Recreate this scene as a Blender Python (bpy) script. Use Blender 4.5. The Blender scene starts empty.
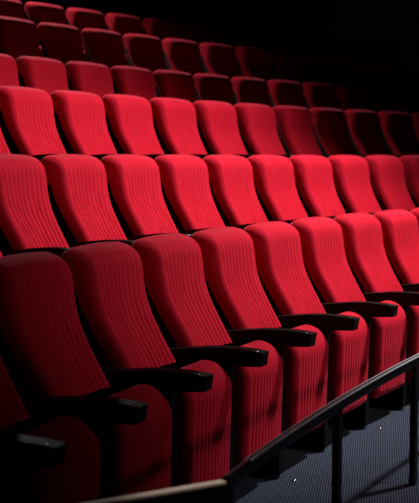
import bpy, bmesh, math, random
from mathutils import Vector, Matrix

S = bpy.context.scene
COL = S.collection
PI = math.pi

# ------------------------------------------------------------------ place
# The rows are concentric arcs about CEN. z = 0 is the carpet under the front row.
EYE = 1.49
CEN = Vector((-3.5867, -16.4584))
PITCH = 0.55                      # seat to seat along a row


def at(R, th, z=0.0):
    return Vector((CEN.x + R * math.cos(th), CEN.y + R * math.sin(th), z))


# ------------------------------------------------------------------ camera
cd = bpy.data.cameras.new('camera')
cam = bpy.data.objects.new('camera', cd)
COL.objects.link(cam)
cam.location = (0, 0, EYE)
cam.rotation_euler = (PI / 2 - 0.08637, 0, -PI / 2)
cd.sensor_fit = 'VERTICAL'
cd.sensor_height = 36
cd.sensor_width = 36
cd.lens = 36 * 1100 / 503
cd.clip_start = 0.05
cd.dof.use_dof = True
cd.dof.focus_distance = 5.0
cd.dof.aperture_fstop = 3.6
S.camera = cam

# ------------------------------------------------------------------ light
w = bpy.data.worlds.new('dark_hall')
S.world = w
w.use_nodes = True
w.node_tree.nodes['Background'].inputs[0].default_value = (0.8, 0.85, 1, 1)
w.node_tree.nodes['Background'].inputs[1].default_value = 0.0006


def spot(name, loc, target, watts, cone, blend, size, color=(1, 1, 1)):
    d = bpy.data.lights.new(name, 'SPOT')
    d.energy = watts
    d.spot_size = math.radians(cone)
    d.spot_blend = blend
    d.shadow_soft_size = size
    d.color = color
    o = bpy.data.objects.new(name, d)
    COL.objects.link(o)
    o.location = loc
    o.rotation_euler = (Vector(target) - Vector(loc)).to_track_quat('-Z', 'Y').to_euler()
    return o


spot('ceiling_spot', at(16.4, 0.87, 6.45), at(19.2, 0.972, 1.15), 3300, 54, 1.0, 0.22, (1, 0.95, 0.93))
spot('stage_spot', (2.3, -10.5, 4.4), at(19.0, 1.06, 1.6), 1500, 25, 1.0, 0.7, (1, 0.96, 0.95))
spot('rear_spot', at(25.5, 0.91, 5.9), at(22.3, 0.93, 2.4), 1600, 70, 1.0, 0.15, (1, 0.92, 0.93))
spot('cap_fill_spot', at(17.45, 1.19, 5.5), at(17.68, 1.193, 0.55), 520, 7.5, 1.0, 0.05, (1, 0.90, 0.86))  # added narrow lamp, only there to brighten the wooden railing cap

S.view_settings.view_transform = 'Standard'
S.view_settings.look = 'None'
S.view_settings.gamma = 1
S.view_settings.exposure = 0.0
S.view_settings.use_curve_mapping = False

# ------------------------------------------------------------------ materials


def mat(name, base, rough=0.6, metal=0.0, spec=0.5, sheen=0.0, sheen_tint=(1, 1, 1), sheen_rough=0.4, coat=0.0):
    m = bpy.data.materials.new(name)
    m.use_nodes = True
    b = m.node_tree.nodes['Principled BSDF']
    b.inputs['Base Color'].default_value = (*base, 1)
    b.inputs['Roughness'].default_value = rough
    b.inputs['Metallic'].default_value = metal
    b.inputs['Specular IOR Level'].default_value = spec
    b.inputs['Sheen Weight'].default_value = sheen
    b.inputs['Sheen Tint'].default_value = (*sheen_tint, 1)
    b.inputs['Sheen Roughness'].default_value = sheen_rough
    b.inputs['Coat Weight'].default_value = coat
    return m


def nodes(m):
    return m.node_tree.nodes, m.node_tree.links, m.node_tree.nodes['Principled BSDF']


def velvet():
    m = mat('red_velvet', (0.5, 0.006, 0.022), 0.85, 0, 0.10, 0.5, (1, 0.22, 0.29), 0.25)
    N, K, b = nodes(m)
    tc = N.new('ShaderNodeTexCoord')
    n1 = N.new('ShaderNodeTexNoise')
    n1.inputs['Scale'].default_value = 9
    n1.inputs['Detail'].default_value = 4
    n2 = N.new('ShaderNodeTexNoise')
    n2.inputs['Scale'].default_value = 420
    n2.inputs['Detail'].default_value = 2
    K.new(tc.outputs['Object'], n1.inputs['Vector'])
    K.new(tc.outputs['Object'], n2.inputs['Vector'])
    mx = N.new('ShaderNodeMix')
    mx.data_type = 'RGBA'
    mx.inputs[6].default_value = (0.45, 0.005, 0.019, 1)
    mx.inputs[7].default_value = (0.62, 0.009, 0.031, 1)
    K.new(n1.outputs['Fac'], mx.inputs[0])
    K.new(mx.outputs[2], b.inputs['Base Color'])
    bp = N.new('ShaderNodeBump')
    bp.inputs['Strength'].default_value = 0.35
    bp.inputs['Distance'].default_value = 0.002
    K.new(n2.outputs['Fac'], bp.inputs['Height'])
    K.new(bp.outputs['Normal'], b.inputs['Normal'])
    return m


def carpet():
    m = mat('ribbed_carpet', (0.05, 0.06, 0.08), 0.95, 0, 0.1, 0.15, (0.7, 0.8, 1))
    N, K, b = nodes(m)
    tc = N.new('ShaderNodeTexCoord')
    mp = N.new('ShaderNodeMapping')
    mp.inputs['Rotation'].default_value = (0, 0, 0.155)
    K.new(tc.outputs['Object'], mp.inputs['Vector'])
    wv = N.new('ShaderNodeTexWave')
    wv.bands_direction = 'Y'
    wv.inputs['Scale'].default_value = 27
    wv.inputs['Distortion'].default_value = 0.6
    wv.inputs['Detail'].default_value = 2
    wv.inputs['Detail Scale'].default_value = 3
    K.new(mp.outputs['Vector'], wv.inputs['Vector'])
    n1 = N.new('ShaderNodeTexNoise')
    n1.inputs['Scale'].default_value = 170
    K.new(tc.outputs['Object'], n1.inputs['Vector'])
    mu = N.new('ShaderNodeMath')
    mu.operation = 'MULTIPLY'
    K.new(wv.outputs['Fac'], mu.inputs[0])
    K.new(n1.outputs['Fac'], mu.inputs[1])
    mx = N.new('ShaderNodeMix')
    mx.data_type = 'RGBA'
    mx.inputs[6].default_value = (0.003, 0.005, 0.011, 1)
    mx.inputs[7].default_value = (0.12, 0.15, 0.225, 1)
    K.new(mu.outputs[0], mx.inputs[0])
    K.new(mx.outputs[2], b.inputs['Base Color'])
    bp = N.new('ShaderNodeBump')
    bp.inputs['Strength'].default_value = 0.6
    bp.inputs['Distance'].default_value = 0.004
    K.new(mu.outputs[0], bp.inputs['Height'])
    K.new(bp.outputs['Normal'], b.inputs['Normal'])
    return m


def grained(name, base, rough, spec, scale=30):
    m = mat(name, base, rough, 0, spec)
    N, K, b = nodes(m)
    tc = N.new('ShaderNodeTexCoord')
    n1 = N.new('ShaderNodeTexNoise')
    n1.inputs['Scale'].default_value = scale
    n1.inputs['Detail'].default_value = 5
    K.new(tc.outputs['Object'], n1.inputs['Vector'])
    mr = N.new('ShaderNodeMapRange')
    mr.inputs['To Min'].default_value = rough * 0.8
    mr.inputs['To Max'].default_value = min(1, rough * 1.25)
    K.new(n1.outputs['Fac'], mr.inputs['Value'])
    K.new(mr.outputs['Result'], b.inputs['Roughness'])
    return m


M_VELVET = velvet()
M_CARPET = carpet()
M_ARM = grained('black_lacquered_wood', (0.006, 0.004, 0.004), 0.6, 0.12, 40)
M_SHELL = grained('black_seat_shell', (0.004, 0.003, 0.003), 0.6, 0.12)
M_STEEL = grained('black_painted_steel', (0.005, 0.005, 0.007), 0.35, 0.3)
M_CHROME = mat('chrome', (0.8, 0.8, 0.82), 0.2, 1.0)
M_RAIL_HIGHLIGHT = mat('rail_highlight', (0.95, 0.95, 1.0), 0.3, 0.3)  # near-white, the handrail's highlight put into the colour
M_BEIGE = grained('beige_wood', (0.50, 0.40, 0.31), 0.55, 0.3, 60)
M_BLACK = grained('black_wall_paint', (0.006, 0.006, 0.007), 0.9, 0.05, 4)

# ------------------------------------------------------------------ mesh helpers


def link(name, bm, m, parent=None, smooth=True, angle=40):
    bmesh.ops.recalc_face_normals(bm, faces=bm.faces[:])
    if smooth:
        for f in bm.faces:
            f.smooth = True
        for e in bm.edges:
            if len(e.link_faces) == 2 and e.calc_face_angle(0) > math.radians(angle):
                e.smooth = False
    me = bpy.data.meshes.new(name)
    bm.to_mesh(me)
    bm.free()
    me.materials.append(m)
    o = bpy.data.objects.new(name, me)
    COL.objects.link(o)
    if parent:
        o.parent = parent
    return o


def thing(name, label, cat, loc, rz=0.0, group=None):
    o = bpy.data.objects.new(name, None)
    o.empty_display_size = 0.1
    COL.objects.link(o)
    o.location = loc
    o.rotation_euler = (0, 0, rz)
    tag(o, label, cat, group)
    return o


def tag(o, label, cat, group=None):
    o['label'] = label
    o['category'] = cat
    if group:
        o['group'] = group
    return o


def struct(name, bm, m):
    o = link(name, bm, m)
    o['kind'] = 'structure'
    return o


def prism_x(outline, x0, x1, bevel=0.004, seg=2):
    """(y, z) outline extruded along x."""
    bm = bmesh.new()
    a = [bm.verts.new((x0, y, z)) for y, z in outline]
    b = [bm.verts.new((x1, y, z)) for y, z in outline]
    n = len(outline)
    bm.faces.new(a)
    bm.faces.new(b[::-1])
    for i in range(n):
        bm.faces.new((a[i], b[i], b[(i + 1) % n], a[(i + 1) % n]))
    if bevel:
        es = [e for e in bm.edges if e.calc_face_angle(0) > math.radians(25)]
        bmesh.ops.bevel(bm, geom=es, offset=bevel, segments=seg, affect='EDGES', profile=0.5)
    return bm


def smoothstep(a, b, x):
    t = max(0.0, min(1.0, (x - a) / (b - a)))
    return t * t * (3 - 2 * t)


def interp(tab, x):
    """Catmull-Rom through (x, y) pairs."""
    if x <= tab[0][0]:
        return tab[0][1]
    if x >= tab[-1][0]:
        return tab[-1][1]
    for i in range(len(tab) - 1):
        if tab[i][0] <= x <= tab[i + 1][0]:
            x0, y0 = tab[i]
            x1, y1 = tab[i + 1]
            h = x1 - x0
            m0 = (y1 - tab[i - 1][1]) / (x1 - tab[i - 1][0]) if i > 0 else (y1 - y0) / h
            m1 = (tab[i + 2][1] - y0) / (tab[i + 2][0] - x0) if i + 2 < len(tab) else (y1 - y0) / h
            t = (x - x0) / h
            return ((2 * t**3 - 3 * t**2 + 1) * y0 + (t**3 - 2 * t**2 + t) * h * m0
                    + (-2 * t**3 + 3 * t**2) * y1 + (t**3 - t**2) * h * m1)


# ------------------------------------------------------------------ the theatre seat
# local frame: x along the row (away from the viewer), y to the rear, z up; x = 0 mid seat
TOP = 1.135           # top of the back
HW = 0.230            # half width of back and seat
SHIFT = 0.012         # cushions sit this far off the middle between two armrests
# front face of the back: height below the top -> how far forward of the top edge
FRONT = [(0.0, -0.005), (0.008, 0.030), (0.022, 0.062), (0.045, 0.091), (0.075, 0.107), (0.12, 0.116), (0.17, 0.125),
         (0.22, 0.138), (0.27, 0.158), (0.32, 0.184), (0.38, 0.219), (0.44, 0.255), (0.50, 0.290)]
REAR = [(0.0, -0.012), (0.012, -0.032), (0.04, -0.043), (0.10, -0.040), (0.2, -0.020), (0.3, 0.012), (0.4, 0.055), (0.50, 0.11)]
BACK_H = 0.50
RIBS = 9
RIB_HALF = 0.165


def pad_rear(d):
    """rear of the cushion: wraps over the top, then stays a thin pad"""
    k = smoothstep(0.05, 0.14, d)
    return interp(REAR, d) * (1 - k) + (interp(FRONT, d) - 0.095) * k


def rib(x, d=0.0):
    """0 at a groove, 1 on the crown of a rib; plain outside the ribbed field."""
    x += 0.0035 * math.sin(9 * d + 25 * x) * smoothstep(0.0, 0.1, d)
    u = (x + RIB_HALF) / (2 * RIB_HALF) * RIBS
    if u < 0 or u > RIBS:
        d = (-u if u < 0 else u - RIBS) / 1.0
        return min(1.0, d * 2.5) ** 0.5 if d < 1 else 1.0
    t = u - math.floor(u)
    return abs(math.sin(PI * t)) ** 0.7


def x_samples():
    xs = []
    n = RIBS * 10
    for i in range(n + 1):
        xs.append(-RIB_HALF + 2 * RIB_HALF * i / n)
    edge = [RIB_HALF + (HW - RIB_HALF) * f for f in (0.12, 0.28, 0.45, 0.6, 0.72, 0.82, 0.9, 0.96, 0.99, 1.0)]
    return [-e for e in edge[::-1]] + xs + edge


def backrest_bm():
    bm = bmesh.new()
    xs = x_samples()
    fz = [BACK_H - BACK_H * (i / 30) for i in range(27)] + [0.052, 0.040, 0.030, 0.021, 0.014, 0.008, 0.003, 0.0]
    rz = [0.004, 0.012, 0.025, 0.045, 0.08, 0.14, 0.22, 0.32, 0.42, 0.50]
    loops = []
    for x in xs:
        e = max(0.0, (abs(x) - (HW - 0.058)) / 0.058)
        rnd = 1 - math.sqrt(max(0.0, 1 - min(1, e) ** 2))        # 0 inside, 1 at the rim
        et = max(0.0, (abs(x) - (HW - 0.055)) / 0.055)
        drop = 0.034 * (1 - math.sqrt(max(0.0, 1 - min(1, et) ** 2))) + 0.010 * (x / HW) ** 2
        loop = []
        for d in fz:
            f = interp(FRONT, d)
            rr = pad_rear(d)
            amp = 0.0055 + 0.0060 * smoothstep(0.15, 0.32, d)
            amp *= smoothstep(0.012, 0.075, d)
            f += -amp * (1 - rib(x, d))
            # a little bucket: the middle sits back, the sides wrap forward
            f -= 0.022 * (1 - (x / HW) ** 2) * smoothstep(0.05, 0.35, d)
            mid = 0.85 * rr + 0.15 * f
            f = f + (mid - f) * rnd * 0.9
            z = TOP - d - drop * (1 - d / BACK_H)
            # narrower towards the top
            k = 1 - 0.16 * smoothstep(0.03, 0.46, d)
            loop.append((x * k + SHIFT, -f, z))
        for d in rz:
            rr = pad_rear(d)
            f = interp(FRONT, d)
            mid = 0.85 * rr + 0.15 * f
            rr = rr + (mid - rr) * rnd * 0.9
            z = TOP - d - drop * (1 - d / BACK_H)
            k = 1 - 0.16 * smoothstep(0.03, 0.46, d)
            loop.append((x * k + SHIFT, -rr, z))
        loops.append([bm.verts.new(p) for p in loop])
    n = len(loops[0])
    for a, b in zip(loops, loops[1:]):
        for i in range(n):
            j = (i + 1) % n
            bm.faces.new((a[i], a[j], b[j], b[i]))
    bm.faces.new(loops[0])
    bm.faces.new(loops[-1][::-1])
    return bm


def shell_bm():
    """black rear shell behind the cushion, down to the hinge"""
    bm = bmesh.new()
    zs = [0.075, 0.09, 0.12, 0.16, 0.2, 0.3, 0.4, 0.5, 0.56, 0.62]
    rings = []
    for x in [-0.198, -0.19, -0.1, 0, 0.1, 0.19, 0.198]:
        e = 0.008 if abs(x) > 0.195 else 0.0
        ring = []
        for d in zs:
            y = -pad_rear(min(d, 0.5)) - max(0, d - 0.5) * 0.35 + 0.001
            ring.append((x + SHIFT, y, TOP - d))
        for d in zs[::-1]:
            y = -min(interp(REAR, min(d, 0.5)), pad_rear(min(d, 0.5)) - 0.012) - max(0, d - 0.5) * 0.35 + 0.006 - e
            ring.append((x + SHIFT, y, TOP - d))
        rings.append([bm.verts.new(p) for p in ring])
    n = len(rings[0])
    for a, b in zip(rings, rings[1:]):
        for i in range(n):
            j = (i + 1) % n
            bm.faces.new((a[i], a[j], b[j], b[i]))
    bm.faces.new(rings[0])
    bm.faces.new(rings[-1][::-1])
    return bm


SEAT_TOP = 0.657
SEAT_BOT = 0.142


def seat_bm():
    """folded-up cushion: its ribbed underside faces the aisle, its rounded front edge is on top"""
    bm = bmesh.new()
    xs = x_samples()
    # closed outline in (forward, z); 'r' = how strongly the ribs show
    out = []
    yf, yr = 0.520, 0.370
    H = SEAT_TOP - SEAT_BOT
    for i in range(16):                                   # front, going up
        z = SEAT_BOT + 0.03 + (H - 0.03 - 0.110) * i / 15
        out.append((yf - 0.012 * (1 - i / 15), z, 1.0))
    ry, rzz = 0.105, 0.110                                # rounded top edge
    for i in range(1, 11):
        a = PI / 2 * i / 10
        out.append((yf - ry + ry * math.cos(a), SEAT_TOP - rzz + rzz * math.sin(a), max(0.0, 1 - i / 5)))
    for i in range(1, 8):
        a = PI / 2 * i / 7
        out.append((yf - ry - (yf - ry - yr) * math.sin(a), SEAT_TOP - 0.06 + 0.06 * math.cos(a), 0.0))
    for i in range(1, 7):
        z = SEAT_TOP - 0.06 - (H - 0.09) * i / 6
        out.append((yr + 0.02 * i / 6, z, 0.0))
    for i in range(0, 6):
        a = PI / 2 * i / 5
        yc = yf - 0.012 - 0.03
        out.append((yr + 0.02 + (yc - yr - 0.02) * i / 5 + 0.0, SEAT_BOT + 0.006 * (1 - i / 5), 0.0))
    cy, cz = 0.445, 0.43
    loops = []
    for x in xs:
        e = max(0.0, (abs(x) - (HW - 0.04)) / 0.04)
        rnd = 1 - math.sqrt(max(0.0, 1 - min(1, e) ** 2))
        et = max(0.0, (abs(x) - (HW - 0.09)) / 0.09)
        drop = 0.040 * (1 - math.sqrt(max(0.0, 1 - min(1, et) ** 2)))
        loop = []
        for f, z, r in out:
            f2 = f - 0.0045 * r * (1 - rib(x)) + 0.010 * r * (1 - (x / HW) ** 2)
            f2 = f2 + (cy - f2) * 0.42 * rnd
            z2 = z - drop * smoothstep(0.4, SEAT_TOP, z)
            z2 = z2 + (cz - z2) * 0.04 * rnd
            loop.append((x * 0.865 + SHIFT + 0.018, -f2, z2))
        loops.append([bm.verts.new(p) for p in loop])
    n = len(loops[0])
    for a, b in zip(loops, loops[1:]):
        for i in range(n):
            j = (i + 1) % n
            bm.faces.new((a[i], a[j], b[j], b[i]))
    bm.faces.new(loops[0])
    bm.faces.new(loops[-1][::-1])
    return bm


ARM_X0, ARM_X1 = -0.305, -0.243      # between two backs


def armrest_bm():
    top = [(-0.652, 0.642), (-0.60, 0.648), (-0.50, 0.651), (-0.40, 0.646), (-0.30, 0.634), (-0.20, 0.620), (-0.08, 0.604)]
    bot = [(-0.08, 0.575), (-0.20, 0.572), (-0.34, 0.570), (-0.44, 0.574), (-0.55, 0.577), (-0.642, 0.584)]
    return prism_x([(y, z + 0.05) for y, z in top + bot], ARM_X0, ARM_X1, 0.007, 3)


def panel_bm():
    out = [(-0.49, 0.02), (-0.49, 0.55), (-0.50, 0.617), (-0.09, 0.617), (-0.07, 0.30), (-0.10, 0.02)]
    return prism_x(out, ARM_X0 + 0.010, ARM_X1 - 0.008, 0.006, 2)


def foot_bm():
    out = [(-0.47, 0.0), (-0.47, 0.010), (-0.44, 0.0185), (-0.08, 0.0185), (-0.05, 0.010), (-0.05, 0.0)]
    return prism_x(out, ARM_X0 - 0.008, ARM_X1 + 0.004, 0.002, 1)


def cap_bm(r, h):
    bm = bmesh.new()
    prof = [(r, 0), (r, h * 0.35), (r * 0.8, h * 0.8), (r * 0.4, h)]
    rings = [[bm.verts.new((q * math.cos(2 * PI * i / 14), q * math.sin(2 * PI * i / 14), z)) for i in range(14)] for q, z in prof]
    for a, b in zip(rings, rings[1:]):
        for i in range(14):
            bm.faces.new((a[i], a[(i + 1) % 14], b[(i + 1) % 14], b[i]))
    bm.faces.new(rings[0][::-1])
    bm.faces.new(rings[-1])
    return bm


# rows: radius of the back's top edge, angle of the first seat's near edge, height of the top above the eye
ROWS = [('front row', 18.756, 1.13813, -0.3627),
        ('second row', 19.742, 1.07299, 0.0040),
        ('third row', 20.694, 1.00970, 0.4409),
        ('fourth row', 21.592, 0.97939, 0.7613),
        ('fifth row', 22.334, 0.93380, 1.1645),
        ('sixth row', 23.258, 0.90218, 1.4980)]
FLOORS = [EYE + z - 1.127 for _, _, _, z in ROWS]
FLOORS[0] = 0.0
RANGE = [(-2, 7), (-2, 8), (-2, 9), (-1, 9), (-1, 9), (-1, 10)]
ORD = ['first', 'second', 'third', 'fourth', 'fifth', 'sixth', 'seventh', 'eighth', 'ninth', 'tenth', 'eleventh', 'twelfth', 'thirteenth']

# ------------------------------------------------------------------ the setting
TH0, TH1 = 0.60, 1.42


def arc_solid(R0, R1, z0, z1, n=80, a0=TH0, a1=TH1):
    bm = bmesh.new()
    rings = []
    for i in range(n + 1):
        th = a0 + (a1 - a0) * i / n
        rings.append([bm.verts.new(at(R, th, z)) for R, z in ((R0, z0), (R1, z0), (R1, z1), (R0, z1))])
    for a, b in zip(rings, rings[1:]):
        for i in range(4):
            j = (i + 1) % 4
            bm.faces.new((a[i], a[j], b[j], b[i]))
    bm.faces.new(rings[0])
    bm.faces.new(rings[-1][::-1])
    return bm


def tiers():
    """one stepped carpeted floor"""
    bm = bmesh.new()
    edges = [17.42] + [R + 0.13 for _, R, _, _ in ROWS[:-1]] + [26.0]
    prof = [(edges[0], -0.5)]
    for k, fz in enumerate(FLOORS):
        prof += [(edges[k], fz), (edges[k + 1], fz)]
    prof += [(26.0, -0.5)]
    n = 90
    rings = [[bm.verts.new(at(R, TH0 + (TH1 - TH0) * i / n, z)) for R, z in prof] for i in range(n + 1)]
    m = len(prof)
    for a, b in zip(rings, rings[1:]):
        for i in range(m):
            j = (i + 1) % m
            bm.faces.new((a[i], a[j], b[j], b[i]))
    bm.faces.new(rings[0])
    bm.faces.new(rings[-1][::-1])
    return bm


o = link('floor', tiers(), M_CARPET, smooth=False)
o['kind'] = 'structure'
struct('floor_front', arc_solid(6.0, 17.42, -0.5, -0.36), M_CARPET)
struct('wall_back', arc_solid(25.8, 26.1, FLOORS[-1], 8.2), M_BLACK)
struct('ceiling', arc_solid(6.0, 26.1, 8.2, 8.35), M_BLACK)

# ------------------------------------------------------------------ seats
proto = thing('theatre_seat', '', 'theatre seat', (0, 0, 0), 0)
link('backrest', backrest_bm(), M_VELVET, proto, angle=70)
link('back_shell', shell_bm(), M_SHELL, proto)['label'] = 'black rear shell'
link('seat', seat_bm(), M_VELVET, proto, angle=70)
arm = link('armrest', armrest_bm(), M_ARM, proto)
arm['label'] = 'black armrest'
bolt = link('bolt', cap_bm(0.006, 0.004), M_CHROME, arm)
bolt['label'] = 'chrome bolt'
bolt.location = (ARM_X0 + 0.015, -0.62, 0.6940)
pan = link('side_panel', panel_bm(), M_SHELL, proto)
pan['label'] = 'black side support'
link('foot', foot_bm(), M_STEEL, proto)['label'] = 'black foot plate'


def copy_tree(o, parent=None):
    c = o.copy()
    COL.objects.link(c)
    if parent:
        c.parent = parent
    for ch in list(o.children):
        copy_tree(ch, c)
    return c


first = True
for k, (row, R, th0, z) in enumerate(ROWS):
    j0, j1 = RANGE[k]
    n = j1 - j0 + 1
    for j in range(j0, j1 + 1):
        t = proto if first else copy_tree(proto)
        first = False
        th = th0 - (j * PITCH + 0.24) / R
        t.location = at(R, th, FLOORS[k])
        t.rotation_euler = (0, 0, th - PI / 2)
        i = j - j0
        name = 'leftmost in view' if i == 0 else ('rightmost in view' if i == n - 1 else ORD[i] + ' from the left')
        tag(t, 'folded red ribbed velvet theatre seat in the %s, %s' % (row, name), 'theatre seat',
            'red seats in the ' + row)

# ------------------------------------------------------------------ the railing before the front row
RR = 17.70
RZ = EYE - 0.90
rail = thing('railing', 'low black steel railing on posts curving along the aisle before the front row', 'railing', at(RR, 1.1857, 0))


def local(o):
    """parent to the railing while keeping the world-space mesh"""
    o.parent = rail
    o.matrix_parent_inverse = Matrix.Translation(-rail.location)
    return o


def sweep_arc(prof, a0, a1, n, R=RR):
    bm = bmesh.new()
    rings = [[bm.verts.new(at(R + dr, a0 + (a1 - a0) * i / n, RZ + dz)) for dr, dz in prof] for i in range(n + 1)]
    m = len(prof)
    for a, b in zip(rings, rings[1:]):
        for i in range(m):
            j = (i + 1) % m
            bm.faces.new((a[i], a[j], b[j], b[i]))
    bm.faces.new(rings[0])
    bm.faces.new(rings[-1][::-1])
    return bm


def round_rect(w, h, r, z_top, n=5):
    p = []
    for cx, cz, a0 in ((w / 2 - r, z_top - r, 0), (-w / 2 + r, z_top - r, PI / 2), (-w / 2 + r, z_top - h + r, PI), (w / 2 - r, z_top - h + r, 1.5 * PI)):
        for i in range(n + 1):
            a = a0 + PI / 2 * i / n
            p.append((cx + r * math.cos(a), cz + r * math.sin(a)))
    return p


def bead(dr, dz, q, m):  # pale bead added in place of the highlight line on the handrail
    pr = [(dr + q * math.cos(2 * PI * i / 10), dz + q * math.sin(2 * PI * i / 10)) for i in range(10)]
    local(link('highlight_strip', sweep_arc(pr, 1.177, 0.985, 70), m))['label'] = 'thin pale strip added as the highlight along the handrail'


bead(-0.0098, -0.0018, 0.0042, M_RAIL_HIGHLIGHT)
bead(0.0088, -0.0008, 0.0028, M_RAIL_HIGHLIGHT)
TH_POST = [1.1857, 1.1267, 1.0705]
local(link('handrail', sweep_arc(round_rect(0.024, 0.044, 0.008, 0.0), 1.187, 0.985, 70), M_STEEL))
for th in TH_POST:
    bm = bmesh.new()
    bmesh.ops.create_cube(bm, size=1, matrix=Matrix.Translation(at(RR, th, (RZ - 0.03) / 2)) @ Matrix.Rotation(th, 4, 'Z') @ Matrix.Diagonal((0.026, 0.05, RZ - 0.03, 1)))
    bmesh.ops.bevel(bm, geom=bm.edges[:], offset=0.004, segments=2, affect='EDGES', profile=0.5)
    local(link('post', bm, M_STEEL))

# the end return of the railing: a dark panel with a pale wooden cap, turning off to the left
A = Vector((3.02, -0.06)) - Vector((0.0, 0.012))
Bp = Vector((2.62, 0.62))
d = (Bp - A).normalized()
nrm = Vector((-d.y, d.x))


def straight(w, z0, z1, p, q, bev):
    bm = bmesh.new()
    c = (p + q) / 2
    L = (q - p).length
    bmesh.ops.create_cube(bm, size=1, matrix=Matrix.Translation((c.x, c.y, (z0 + z1) / 2)) @ Matrix.Rotation(math.atan2(d.y, d.x), 4, 'Z') @ Matrix.Diagonal((L, w, z1 - z0, 1)))
    bmesh.ops.bevel(bm, geom=bm.edges[:], offset=bev, segments=2, affect='EDGES', profile=0.5)
    return bm


pnl = local(link('end_panel', straight(0.03, 0.0, RZ - 0.018, A + d * 0.04, Bp, 0.003), M_STEEL))
cap = link('cap', straight(0.032, RZ - 0.016, RZ, A + d * 0.035, Bp, 0.005), M_BEIGE)
cap.parent = pnl
cap['label'] = 'pale wooden cap on the end of the railing'

# ------------------------------------------------------------------ floor studs
for i, (x, y, lab) in enumerate([(4.955, -0.389, 'tiny shiny steel stud in the carpet left of the railing post in view'),
                                 (5.925, -0.935, 'tiny shiny steel stud in the carpet between the two railing posts at right')]):
    s = link('floor_stud', cap_bm(0.011, 0.008), M_CHROME)
    s.location = (x, y, 0.0)
    tag(s, lab, 'floor stud')
